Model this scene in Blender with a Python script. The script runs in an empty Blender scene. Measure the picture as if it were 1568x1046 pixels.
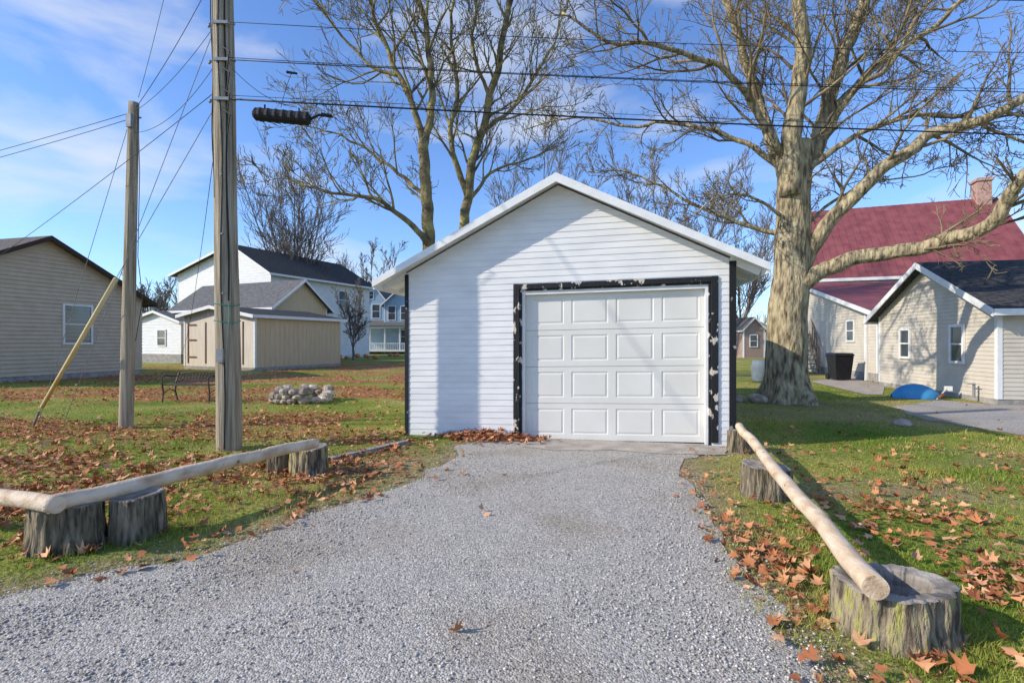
import bpy, math, random
import numpy as np
from mathutils import Vector, Matrix, noise
from mathutils.geometry import tessellate_polygon
random.seed(11); rng=np.random.default_rng(11)
SC=bpy.context.scene
# ------------------------------------------------------------------ helpers
def W(px,py,Y):
    return Vector(((px-784)/784*Y, Y, 1.45-(py-523)/784*Y))
def G(px,py):
    Y=1137/(py-523); return ((px-784)/784*Y, Y)
def mat(name,c1,c2=None,scale=5,rough=.85,bump=.2,bscale=None,stretch=(1,1,1),ramp=(.35,.65),island=0,spec=.3,c3=None,metal=0,bdist=.02,trans=0):
    m=bpy.data.materials.new(name); m.use_nodes=True
    nt=m.node_tree; N=nt.nodes; L=nt.links
    b=N['Principled BSDF']; b.inputs['Roughness'].default_value=rough
    b.inputs['Specular IOR Level'].default_value=spec; b.inputs['Metallic'].default_value=metal
    tc=N.new('ShaderNodeTexCoord'); mp=N.new('ShaderNodeMapping'); mp.inputs['Scale'].default_value=stretch
    L.new(tc.outputs['Object'],mp.inputs['Vector'])
    nz=N.new('ShaderNodeTexNoise'); nz.inputs['Scale'].default_value=scale; nz.inputs['Detail'].default_value=8
    L.new(mp.outputs['Vector'],nz.inputs['Vector'])
    r=N.new('ShaderNodeValToRGB'); e=r.color_ramp.elements
    e[0].position=ramp[0]; e[1].position=ramp[1]
    e[0].color=(*c1,1); e[1].color=(*(c2 or c1),1)
    if c3: 
        x=e.new((ramp[0]+ramp[1])/2); x.color=(*c3,1)
    col=r.outputs['Color']
    if island:
        g=N.new('ShaderNodeNewGeometry')
        if island==2:
            L.new(g.outputs['Random Per Island'],r.inputs['Fac'])
        else:
            L.new(nz.outputs['Fac'],r.inputs['Fac'])
            hs=N.new('ShaderNodeHueSaturation'); mr=N.new('ShaderNodeMapRange')
            mr.inputs['To Min'].default_value=.65; mr.inputs['To Max'].default_value=1.4
            L.new(g.outputs['Random Per Island'],mr.inputs['Value']); L.new(mr.outputs['Result'],hs.inputs['Value'])
            L.new(col,hs.inputs['Color']); col=hs.outputs['Color']
    else: L.new(nz.outputs['Fac'],r.inputs['Fac'])
    L.new(col,b.inputs['Base Color'])
    if bump:
        n2=N.new('ShaderNodeTexNoise'); n2.inputs['Scale'].default_value=bscale or scale*4; n2.inputs['Detail'].default_value=6
        L.new(mp.outputs['Vector'],n2.inputs['Vector'])
        bp=N.new('ShaderNodeBump'); bp.inputs['Strength'].default_value=bump; bp.inputs['Distance'].default_value=bdist
        L.new(n2.outputs['Fac'],bp.inputs['Height']); L.new(bp.outputs['Normal'],b.inputs['Normal'])
    if trans:
        out=N['Material Output']; t=N.new('ShaderNodeBsdfTranslucent'); L.new(col,t.inputs['Color'])
        ms=N.new('ShaderNodeMixShader'); ms.inputs[0].default_value=trans
        L.new(b.outputs[0],ms.inputs[1]); L.new(t.outputs[0],ms.inputs[2]); L.new(ms.outputs[0],out.inputs['Surface'])
    return m
class MB:
    def __init__(s): s.v=[]; s.f=[]
    def add(s,vs,fs):
        o=len(s.v); s.v.extend([tuple(x) for x in vs]); s.f.extend([tuple(i+o for i in f) for f in fs])
    def quad(s,*p): s.add(p,[tuple(range(len(p)))])
    def hexa(s,p):
        s.add(p,[(3,2,1,0),(4,5,6,7),(0,1,5,4),(1,2,6,5),(2,3,7,6),(3,0,4,7)])
    def box(s,F,s0,s1,d0,d1,z0,z1):
        s.hexa([F.p(s0,d0,z0),F.p(s1,d0,z0),F.p(s1,d1,z0),F.p(s0,d1,z0),F.p(s0,d0,z1),F.p(s1,d0,z1),F.p(s1,d1,z1),F.p(s0,d1,z1)])
    def beam(s,a,b,w,h,up=Vector((0,0,1))):
        a=Vector(a);b=Vector(b);d=(b-a).normalized(); x=d.cross(up).normalized()*w/2; y=x.cross(d).normalized()*h/2
        s.hexa([a-x-y,a+x-y,a+x+y,a-x+y,b-x-y,b+x-y,b+x+y,b-x+y])
    def slab(s,q,t,dn=Vector((0,0,-1))):
        q=[Vector(x) for x in q]; s.hexa([x+dn*t for x in q]+q)
    def tube(s,pts,rads,n=6,caps=True,rough=0,disp=None):
        pts=[Vector(p) for p in pts]; o=len(s.v); k=len(pts)
        t=(pts[1]-pts[0]).normalized(); a=t.orthogonal().normalized()
        for i,p in enumerate(pts):
            if i==0: t=pts[1]-pts[0]
            elif i==k-1: t=pts[-1]-pts[-2]
            else: t=pts[i+1]-pts[i-1]
            t.normalize(); a=(a-t*a.dot(t)).normalized(); b=t.cross(a)
            for j in range(n):
                an=2*math.pi*j/n; r=rads[i]*(1+(random.uniform(-rough,rough) if rough else 0))
                u=a*math.cos(an)+b*math.sin(an)
                if disp: r*=disp(p,u,i/(k-1))
                q=p+u*r; s.v.append((q.x,q.y,q.z))
        for i in range(k-1):
            for j in range(n):
                j2=(j+1)%n; s.f.append((o+i*n+j,o+i*n+j2,o+(i+1)*n+j2,o+(i+1)*n+j))
        if caps:
            s.f.append(tuple(o+j for j in reversed(range(n)))); s.f.append(tuple(o+(k-1)*n+j for j in range(n)))
class Fr:
    def __init__(s,o,ex,shear=0):
        s.o=Vector((o[0],o[1],o[2] if len(o)>2 else 0)); s.ex=Vector((ex[0],ex[1],0)).normalized()
        s.ey=Vector((-s.ex.y,s.ex.x,0)); s.sh=shear; s.base=None
    def p(s,a,d,z):
        if s.base:
            F,fn=s.base; a,d=fn(a,d); return F.p(a,d,z)
        return s.o+s.ex*a+s.ey*d+Vector((0,0,z+s.sh*a))
    def sub(s,fn):
        f=Fr(s.o,(1,0)); f.base=(s,fn); return f
def side_frames(F,w,dp):
    return dict(front=F, right=F.sub(lambda a,d:(w-d,a)), left=F.sub(lambda a,d:(d,dp-a)), back=F.sub(lambda a,d:(w-a,dp-d)))
def empty(name,loc=(0,0,0)):
    e=bpy.data.objects.new(name,None); e.location=loc; e.empty_display_size=.3; SC.collection.objects.link(e); return e
def obj(name,mb,m,parent=None,smooth=False):
    me=bpy.data.meshes.new(name); me.from_pydata(mb.v,[],mb.f); me.materials.append(m)
    if smooth: me.polygons.foreach_set('use_smooth',[True]*len(me.polygons))
    me.update(); ob=bpy.data.objects.new(name,me); SC.collection.objects.link(ob)
    if parent:
        ob.parent=parent; ob.matrix_parent_inverse=Matrix.Translation(parent.location).inverted()
    return ob
def np_obj(name,v,f,m):
    me=bpy.data.meshes.new(name); k=f.shape[1]
    me.vertices.add(len(v)); me.vertices.foreach_set('co',v.astype(np.float32).ravel())
    me.loops.add(f.size); me.loops.foreach_set('vertex_index',f.astype(np.int32).ravel())
    me.polygons.add(len(f)); me.polygons.foreach_set('loop_start',np.arange(0,f.size,k,dtype=np.int32))
    me.update(calc_edges=True); me.materials.append(m)
    ob=bpy.data.objects.new(name,me); SC.collection.objects.link(ob); return ob
def xrange_at(poly,z):
    xs=[]
    for i in range(len(poly)):
        (x0,z0),(x1,z1)=poly[i],poly[(i+1)%len(poly)]
        if (z0-z)*(z1-z)<=0 and abs(z1-z0)>1e-9: xs.append(x0+(x1-x0)*(z-z0)/(z1-z0))
    return (min(xs),max(xs)) if xs else None
def siding(mb,F,poly,d=0,lap=.11,proud=.012,holes=()):
    zmin=min(p[1] for p in poly); zmax=max(p[1] for p in poly)
    zs=[zmin+k*lap for k in range(int((zmax-zmin)/lap)+1)]+[p[1] for p in poly]
    for h in holes: zs+= [h[2],h[3]]
    zs=sorted(set(round(z,5) for z in zs if zmin-1e-6<=z<=zmax+1e-6))
    for za,zb in zip(zs[:-1],zs[1:]):
        if zb-za<1e-4: continue
        e=min(1e-5,(zb-za)/4)
        ra=xrange_at(poly,za+e); rb=xrange_at(poly,zb-e)
        if not ra or not rb: continue
        mid=(za+zb)/2; k=math.floor((mid-zmin)/lap); zk=zmin+k*lap
        off=lambda z: proud*(1-(z-zk)/lap)
        hs=sorted([(h[0],h[1]) for h in holes if h[2]<mid<h[3]])
        segs=[]; la,lb=ra[0],rb[0]
        for h0,h1 in hs:
            if h0>max(la,lb): segs.append((la,h0,lb,h0))
            la=lb=h1
        segs.append((la,ra[1],lb,rb[1]))
        for a0,a1,b0,b1 in segs:
            if a1-a0<1e-4 and b1-b0<1e-4: continue
            mb.quad(F.p(a0,d-off(za),za),F.p(a1,d-off(za),za),F.p(b1,d-off(zb),zb),F.p(b0,d-off(zb),zb))
            if abs(za-zk)<1e-4 and proud: mb.quad(F.p(a0,d,za),F.p(a1,d,za),F.p(a1,d-proud,za),F.p(a0,d-proud,za))
def window(fr,gl,F,s0,s1,z0,z1,d=0,t=.07):
    for a in ((s0-t,s0,z0-t,z1+t),(s1,s1+t,z0-t,z1+t),(s0,s1,z1,z1+t),(s0,s1,z0-t,z0),(s0,s1,(z0+z1)/2-.02,(z0+z1)/2+.02)):
        fr.box(F,a[0],a[1],d-.05,d,a[2],a[3])
    gl.box(F,s0,s1,d-.022,d-.002,z0,z1)
# ------------------------------------------------------------------ materials
M_white=mat('white_painted_siding',(.68,.68,.67),(.77,.765,.75),scale=2.2,rough=.55,bump=.15,bscale=30,stretch=(1,1,3),bdist=.004)
M_trimw=mat('white_trim_paint',(.72,.72,.70),(.8,.8,.78),scale=6,rough=.5,bump=.1)
M_door=mat('garage_door_white',(.66,.645,.59),(.72,.705,.65),scale=1.5,rough=.4,bump=.05,bscale=60)
M_gap=mat('dark_gap',(.02,.02,.02),rough=.9,bump=0)
M_black=mat('peeling_black_paint',(.014,.015,.017),(.55,.50,.42),scale=9,rough=.6,bump=.5,bscale=25,ramp=(.575,.60),stretch=(1,1,.7))
M_blackc=mat('black_paint',(.012,.013,.015),(.3,.29,.27),scale=7,rough=.6,bump=.3,bscale=25,ramp=(.66,.70),stretch=(1,1,.8))
M_shing=mat('dark_shingles',(.035,.036,.038),(.08,.08,.08),scale=9,rough=.95,bump=.6,bscale=30,stretch=(1,1,2),spec=.15)
M_shing2=mat('brown_grey_shingles',(.09,.08,.07),(.17,.155,.14),scale=9,rough=.95,bump=.6,bscale=30,spec=.15)
M_greyroof=mat('grey_shingles',(.10,.10,.10),(.17,.17,.17),scale=6,rough=.95,bump=.5,bscale=30,spec=.15)
M_redroof=mat('red_metal_roof',(.19,.055,.06),(.27,.085,.09),scale=2,rough=.55,bump=.1,spec=.3)
M_tan=mat('tan_vinyl_siding',(.50,.41,.29),(.56,.465,.34),scale=3,rough=.6,bump=.05)
M_tan2=mat('cream_vinyl_siding',(.55,.50,.41),(.62,.565,.47),scale=3,rough=.6,bump=.05)
M_shedtan=mat('shed_tan_board',(.58,.43,.25),(.64,.49,.31),scale=3,rough=.7,bump=.2,stretch=(3,3,.4))
M_shedw=mat('shed_cream_board',(.60,.53,.42),(.68,.61,.5),scale=3,rough=.7,bump=.2,stretch=(3,3,.4))
M_brown=mat('brown_trim',(.16,.07,.04),(.22,.11,.07),scale=8,rough=.8)
M_knot=mat('log_knot',(.24,.15,.09),(.34,.23,.15),scale=8,rough=.8)
M_blue=mat('blue_house_siding',(.28,.40,.50),(.34,.46,.56),scale=2,rough=.7,bump=.05)
M_glass=mat('window_glass',(.03,.04,.05),(.07,.085,.1),scale=2,rough=.08,bump=0,spec=.8)
M_conc=mat('concrete',(.32,.28,.23),(.47,.42,.36),scale=4,rough=.9,bump=.4,bscale=60,bdist=.005)
M_block=mat('foundation_block',(.25,.24,.22),(.38,.36,.33),scale=6,rough=.95,bump=.6)
M_brick=mat('weathered_brick',(.30,.20,.16),(.42,.32,.27),scale=12,rough=.9,bump=.6)
M_pole=mat('weathered_pole_wood',(.15,.12,.08),(.50,.43,.32),scale=3,rough=.95,bump=1,bscale=9,stretch=(11,11,.3),ramp=(.3,.68),c3=(.35,.295,.21))
M_log=mat('peeled_log_wood',(.42,.29,.18),(.70,.57,.42),scale=4,rough=.75,bump=.4,bscale=20,stretch=(3,1,3),ramp=(.3,.6),c3=(.58,.44,.30))
M_stumpb=mat('stump_bark',(.06,.05,.036),(.34,.28,.20),scale=12,rough=.98,bump=1,bscale=16,stretch=(2.4,2.4,.4),ramp=(.36,.68),c3=(.20,.165,.11),bdist=.06)
M_stumpm=mat('mossy_stump_bark',(.09,.07,.05),(.42,.40,.10),scale=9,rough=.98,bump=1,bscale=16,stretch=(2.4,2.4,.5),ramp=(.36,.66),c3=(.34,.28,.19),bdist=.06)
M_stumpt=mat('cut_stump_wood',(.12,.105,.09),(.40,.36,.31),scale=6,rough=.95,bump=.8,bscale=18,bdist=.03)
M_bark=mat('furrowed_bark',(.12,.09,.06),(.54,.45,.27),scale=7,rough=.95,bump=1,bscale=9,stretch=(1.8,1.8,.5),ramp=(.34,.66),c3=(.35,.285,.17),bdist=.08)
M_bark2=mat('tree_bark_moss',(.10,.08,.05),(.38,.33,.12),scale=2.5,rough=.95,bump=1,bscale=8,ramp=(.35,.68),c3=(.22,.18,.09),bdist=.05)
M_twig=mat('twig_bark',(.12,.092,.058),(.31,.25,.14),scale=1.5,rough=.95,bump=0)
M_bark3=mat('distant_bark',(.12,.10,.085),(.22,.19,.16),scale=1,rough=.95,bump=0)
M_wire=mat('black_cable',(.015,.015,.016),rough=.6,bump=0)
M_steel=mat('galvanised_steel',(.22,.22,.22),(.34,.34,.34),scale=10,rough=.5,bump=.1,metal=.4)
M_yel=mat('faded_yellow_guard',(.60,.44,.15),(.70,.60,.38),scale=4,rough=.6,bump=.1)
M_iron=mat('bench_iron',(.04,.032,.026),(.10,.075,.05),scale=12,rough=.6,bump=.2)
M_stone=mat('field_stone',(.24,.19,.14),(.54,.46,.38),scale=5,rough=.9,bump=.6,island=1)
M_bin=mat('black_bin_plastic',(.012,.013,.016),(.02,.02,.024),scale=5,rough=.4,bump=0)
M_kay=mat('blue_plastic',(.04,.24,.52),(.07,.32,.62),scale=3,rough=.5,bump=0)
M_or=mat('orange_plastic',(.55,.2,.07),(.65,.26,.1),scale=3,rough=.4,bump=0)
M_wood=mat('stair_wood',(.16,.12,.09),(.27,.21,.16),scale=6,rough=.9,bump=.3)
M_leaf=mat('dry_maple_leaf',(.26,.085,.035),(.66,.38,.20),island=2,rough=.75,bump=0,ramp=(0,1),c3=(.50,.19,.075))
M_gravel=mat('gravel_stone',(.25,.23,.20),(.70,.665,.61),island=2,rough=.9,bump=0,ramp=(0,1),c3=(.44,.41,.365),spec=.15)
M_grass=mat('grass_blade',(.15,.25,.03),(.52,.43,.14),scale=.8,island=1,rough=.7,bump=0,ramp=(.38,.64),c3=(.32,.37,.065),trans=.35,spec=.15)

# ------------------------------------------------------------------ value noise
_g=rng.random((256,256))
def vnoise(x,y):
    xi=np.floor(x).astype(int); yi=np.floor(y).astype(int); fx=x-xi; fy=y-yi
    fx=fx*fx*(3-2*fx); fy=fy*fy*(3-2*fy)
    a=_g[xi%256,yi%256]; b=_g[(xi+1)%256,yi%256]; c=_g[xi%256,(yi+1)%256]; d=_g[(xi+1)%256,(yi+1)%256]
    return (a*(1-fx)+b*fx)*(1-fy)+(c*(1-fx)+d*fx)*fy
def fbm(x,y): return .55*vnoise(x,y)+.3*vnoise(x*2.1+7,y*2.1+3)+.15*vnoise(x*4.3+1,y*4.3+9)
def sdist(x,y,poly):
    P=np.array(poly); n=len(P); dm=np.full(x.shape,1e9); ins=np.zeros(x.shape,bool)
    for i in range(n):
        a=P[i]; b=P[(i+1)%n]; e=b-a; wx=x-a[0]; wy=y-a[1]
        t=np.clip((wx*e[0]+wy*e[1])/(e@e),0,1); dm=np.minimum(dm,np.hypot(wx-t*e[0],wy-t*e[1]))
        c=((a[1]>y)!=(b[1]>y)); 
        if abs(e[1])>1e-9: ins^= c&(x<(e[0]*(y-a[1])/e[1]+a[0]))
    return np.where(ins,-dm,dm)
def smooth(a,b,x): t=np.clip((x-a)/(b-a),0,1); return t*t*(3-2*t)
DW=[(-.75,6.9),(-.72,6.35),(-1.0,5.4),(-1.38,4.7),(-1.75,4.15),(-2.1,3.55),(-2.6,3.1),(-3.1,2.75),(-4.2,2.35),(-7,1.9),(-14,1.6),(-14,-8),(8,-8),(3,-4),(1.7,-1),(1.3,1),(1.32,2.17),(1.40,2.79),(1.50,3.7),(1.76,4.8),(1.9,5.7),(2.15,6.35),(2.9,6.85),(3.0,7.3),(-.4,7.9)]
LOT=[G(1372,622),G(1440,612),(11.0,12.0),(24,9.5),(24,6.5),(12,7.2),G(1568,668),G(1500,655),G(1420,643),G(1390,634)]
PATH=[G(1240,584),G(1300,577),(13.0,19.0),(12.6,17.3),G(1352,604),G(1325,604)]
def ragged(poly,amp,step=.18):
    out=[]
    for i in range(len(poly)):
        a=Vector(poly[i]); b=Vector(poly[(i+1)%len(poly)]); L=(b-a).length; n=max(1,int(L/step)); 
        nrm=Vector((-(b-a).y,(b-a).x)).normalized()
        for k in range(n):
            p=a.lerp(b,k/n); w=float(fbm(np.array(p.x*3.1+50),np.array(p.y*3.1+50)))-.5+random.uniform(-.15,.15)
            out.append(p+nrm*w*amp*2)
    return out
def sheet(name,poly,z,m):
    v=[Vector((p[0],p[1],z)) for p in poly]; mb=MB(); mb.v=[tuple(p) for p in v]
    mb.f=[tuple(t) for t in tessellate_polygon([v])]
    f2=[]
    for t in mb.f:
        a,b,c=[v[i] for i in t]
        f2.append(t if (b-a).cross(c-a).z>0 else (t[0],t[2],t[1]))
    mb.f=f2; return obj(name,mb,m)
xs=np.unique(np.concatenate([np.linspace(-600,-60,10),np.linspace(-60,-14,24),np.linspace(-14,14,210),np.linspace(14,60,24),np.linspace(60,600,10)]))
ys=np.unique(np.concatenate([np.linspace(-60,-4,10),np.linspace(-4,20,200),np.linspace(20,70,60),np.linspace(70,900,14)]))
XX,YY=np.meshgrid(xs,ys); nx,ny=len(xs),len(ys)
sd=sdist(XX,YY,DW)
und=(fbm(XX*.6+20,YY*.6+20)-.5)*.07*smooth(.2,1.6,sd)*(1-smooth(13,20,np.hypot(XX,YY)))*smooth(0.0,.5,sdist(XX,YY,LOT))
und-=.01
V=np.stack([XX.ravel(),YY.ravel(),und.ravel()],1)
I=(np.arange(ny-1)[:,None]*nx+np.arange(nx-1)[None,:]).ravel()
Fq=np.stack([I,I+1,I+1+nx,I+nx],1)
mg=bpy.data.materials.new('lawn_ground'); mg.use_nodes=True
nt=mg.node_tree;N=nt.nodes;L=nt.links;b=N['Principled BSDF'];b.inputs['Roughness'].default_value=.95;b.inputs['Specular IOR Level'].default_value=.1
tc=N.new('ShaderNodeTexCoord')
def noise_(s,d=8):
    n=N.new('ShaderNodeTexNoise');n.inputs['Scale'].default_value=s;n.inputs['Detail'].default_value=d;L.new(tc.outputs['Object'],n.inputs['Vector']);return n.outputs['Fac']
def ramp_(f,els):
    r=N.new('ShaderNodeValToRGB');L.new(f,r.inputs['Fac']);e=r.color_ramp.elements
    e[0].position=els[0][0];e[0].color=(*els[0][1],1);e[1].position=els[-1][0];e[1].color=(*els[-1][1],1)
    for p,c in els[1:-1]:
        x=e.new(p);x.color=(*c,1)
    return r.outputs['Color']
def mix_(f,a,c,t='MIX'):
    m=N.new('ShaderNodeMix');m.data_type='RGBA';m.blend_type=t
    if isinstance(f,float): m.inputs[0].default_value=f
    else: L.new(f,m.inputs[0])
    L.new(a,m.inputs[6]);L.new(c,m.inputs[7]);return m.outputs[2]
g1=ramp_(noise_(.45),[(.36,(.19,.26,.04)),(.5,(.32,.345,.075)),(.64,(.48,.40,.16))])
g2=ramp_(noise_(28),[(.3,(.42,.42,.36)),(.7,(1.15,1.15,1.1))])
g=mix_(1.0,g1,g2,'MULTIPLY')
dirt=ramp_(noise_(9),[(.3,(.19,.13,.075)),(.7,(.44,.33,.21))])
at=N.new('ShaderNodeAttribute');at.attribute_name='dirt'
g=mix_(at.outputs['Fac'],g,dirt)
lf=ramp_(noise_(7),[(.3,(.22,.08,.035)),(.7,(.54,.25,.12))])
at2=N.new('ShaderNodeAttribute');at2.attribute_name='leafy'
lmask=N.new('ShaderNodeMath'); lmask.operation='MULTIPLY_ADD'; L.new(noise_(5),lmask.inputs[0]); lmask.inputs[1].default_value=3.0; lmask.inputs[2].default_value=-1.9
lm2=N.new('ShaderNodeMath'); lm2.operation='MULTIPLY_ADD'; L.new(at2.outputs['Fac'],lm2.inputs[0]); lm2.inputs[1].default_value=1.9; L.new(lmask.outputs[0],lm2.inputs[2]); lm2.use_clamp=True
g=mix_(lm2.outputs[0],g,lf)
L.new(g,b.inputs['Base Color'])
bp=N.new('ShaderNodeBump');bp.inputs['Strength'].default_value=.8;bp.inputs['Distance'].default_value=.04;L.new(noise_(35),bp.inputs['Height']);L.new(bp.outputs['Normal'],b.inputs['Normal'])
ground=np_obj('ground',V,Fq,mg)
def blob(x,y,cx,cy,rx,ry): return np.exp(-(((x-cx)/rx)**2+((y-cy)/ry)**2))
def leafdens(x,y):
    n=fbm(x*1.3+3,y*1.3+60)
    d=np.zeros_like(x)
    left=(x<-1.0)
    d+=left*1.9*blob(x,y,-5.2,5.3,2.9,1.15)*(sdist(x,y,DW)>.35)
    d+=left*2.0*blob(x,y,-7.0,8.6,5,.95)
    d+=left*1.1*blob(x,y,-3.0,10.0,2.3,.9)
    d+=left*2.2*blob(x,y,-8,14.5,9,1.6)
    d+=left*1.6*blob(x,y,-10,20,10,2.0)+left*.9*blob(x,y,-10,30,12,6)
    d+=left*.6*blob(x,y,-2.0,5.0,.6,1.2)
    d+=.8*blob(x,y,-2.0,7.3,.8,.9)
    d+=(x>1)*(.42*blob(x,y,1.72,3.3,.22,.6)+.35*blob(x,y,3.0,3.0,.5,.3)+.3*blob(x,y,3.3,4.3,.7,.4)+.10*blob(x,y,5.5,6.0,3,1.5)+.05*blob(x,y,2.6,5,1.4,3))
    d+=.02
    return np.clip(d*(smooth(.3,.58,n)*1.3+.14),0,1.3)
me=ground.data
a=me.attributes.new('dirt','FLOAT','POINT')
nn=fbm(XX*2.2+9,YY*2.2+5)
dm=np.clip((1-smooth(.0,.6,sd))*.9,0,1)*smooth(.2,.6,nn+.15)
dm=np.maximum(dm,.8*blob(XX,YY,-1.4,6.0,.7,1.1)); dm=np.maximum(dm,.9*blob(XX,YY,3.7,4.9,1.1,.45)*smooth(.25,.5,nn)); dm=np.maximum(dm,.6*blob(XX,YY,6.6,11.8,1.6,1.2))
dm=np.maximum(dm,.45*smooth(.55,.7,fbm(XX*.5+71,YY*.5+13))*(XX>1.5))
a.data.foreach_set('value',dm.astype(np.float32).ravel())
a=me.attributes.new('leafy','FLOAT','POINT')
far=smooth(6,14,YY)
lm=np.clip(leafdens(XX,YY)*(.35+.5*far)-.03,0,.9)*(YY<45); a.data.foreach_set('value',lm.astype(np.float32).ravel())
# driveway material
md=bpy.data.materials.new('gravel_driveway');md.use_nodes=True
nt=md.node_tree;N=nt.nodes;L=nt.links;b=N['Principled BSDF'];b.inputs['Roughness'].default_value=1;b.inputs['Specular IOR Level'].default_value=.05
tc=N.new('ShaderNodeTexCoord')
c1=ramp_(noise_(.7),[(.35,(.46,.43,.385)),(.48,(.49,.455,.40)),(.60,(.42,.375,.31)),(.72,(.37,.325,.26))])
vo=N.new('ShaderNodeTexVoronoi');vo.inputs['Scale'].default_value=95;L.new(tc.outputs['Object'],vo.inputs['Vector'])
sp=N.new('ShaderNodeSeparateColor');L.new(vo.outputs['Color'],sp.inputs[0])
c2=ramp_(sp.outputs[0],[(0,(.66,.66,.66)),(.6,(1,1,1)),(1,(1.35,1.35,1.35))])
c=mix_(1.0,c1,c2,'MULTIPLY')
c3=ramp_(noise_(45),[(.35,(.72,.72,.72)),(.65,(1.1,1.1,1.1))])
c=mix_(1.0,c,c3,'MULTIPLY')
L.new(c,b.inputs['Base Color'])
bp=N.new('ShaderNodeBump');bp.inputs['Strength'].default_value=.7;bp.inputs['Distance'].default_value=.008;bp.invert=True;L.new(vo.outputs['Distance'],bp.inputs['Height'])
bp2=N.new('ShaderNodeBump');bp2.inputs['Strength'].default_value=.5;bp2.inputs['Distance'].default_value=.03;L.new(noise_(6),bp2.inputs['Height']);L.new(bp2.outputs['Normal'],bp.inputs['Normal'])
L.new(bp.outputs['Normal'],b.inputs['Normal'])
sheet('gravel_driveway',ragged(DW,.15),-.003,md)
sheet('gravel_lot',ragged(LOT,.15),-.002,md)
sheet('concrete_walkway',PATH,.002,M_conc)

GF=Fr((0.682,7.717-0.2014*0.682,0.0),(1,-.2014),shear=.018)
def garage_mask(x,y,mrg=0):
    c=GF.ex; dx=x-GF.o.x; dy=y-GF.o.y
    s=dx*c.x+dy*c.y; d=-dx*c.y+dy*c.x
    return (np.abs(s)<2.4+mrg)&(d>-.02-mrg)&(d<7)
BLD=[[(-18.5,15.5),(-16.6,23),(-26,26),(-27,17)],[(12.2,17),(11.2,11.8),(25,9.5),(26,15)]]
def free(x,y,drv=.0):
    ok=~garage_mask(x,y)&(sdist(x,y,DW)>drv)&(sdist(x,y,LOT)>.0)&(sdist(x,y,PATH)>0)
    for B in BLD: ok&=sdist(x,y,B)>0
    return ok
def gz(x,y):
    sd_=sdist(x,y,DW)
    return (fbm(x*.6+20,y*.6+20)-.5)*.07*smooth(.2,1.6,sd_)*(1-smooth(13,20,np.hypot(x,y)))*smooth(0,.5,sdist(x,y,LOT))-.01
def grass(name,n,y0,y1,hs,ws):
    y=np.exp(rng.uniform(math.log(y0),math.log(y1),n)); x=rng.uniform(-1,1,n)*(1.2*y+1.0)
    sd_=sdist(x,y,DW); cl=fbm(x*2.3+4,y*2.3+8); 
    keep=free(x,y,-.12)&(rng.random(n)<smooth(-.1,.7,sd_)*.85+.12+.3*blob(x,y,1.8,3.4,.4,1.2))&(rng.random(n)<smooth(.2,.55,cl)+.12)
    bare=np.maximum(.85*blob(x,y,-1.4,6.0,.7,1.1),.8*blob(x,y,3.7,4.9,1.1,.45)); keep&=rng.random(n)>bare
    x,y,cl=x[keep],y[keep],cl[keep]; k=len(x); z=gz(x,y)-.004
    tuft=smooth(.5,.75,fbm(x*1.1+90,y*1.1+40))
    h=hs*rng.uniform(.45,1.2,k)*(.7+.9*tuft+.8*blob(x,y,1.85,3.2,.45,1.2)); w=ws*rng.uniform(.7,1.3,k)*(1+.18*y)
    an=rng.uniform(0,6.283,k); ln=rng.uniform(.15,1.1,k)*h; la=rng.uniform(0,6.283,k)
    ax,ay=np.cos(an)*w,np.sin(an)*w; lx,ly=np.cos(la)*ln,np.sin(la)*ln
    v=np.empty((k,5,3))
    v[:,0]=np.stack([x-ax,y-ay,z],1); v[:,1]=np.stack([x+ax,y+ay,z],1)
    v[:,2]=np.stack([x+ax*.7+lx*.35,y+ay*.7+ly*.35,z+h*.6],1); v[:,3]=np.stack([x-ax*.7+lx*.35,y-ay*.7+ly*.35,z+h*.6],1)
    v[:,4]=np.stack([x+lx,y+ly,z+h],1)
    o=np.arange(k)*5
    f=np.concatenate([np.stack([o,o+1,o+2],1),np.stack([o,o+2,o+3],1),np.stack([o+3,o+2,o+4],1)])
    return np_obj(name,v.reshape(-1,3),f,M_grass)
grass('lawn_grass',300000,1.7,18,.042,.0016)
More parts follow.
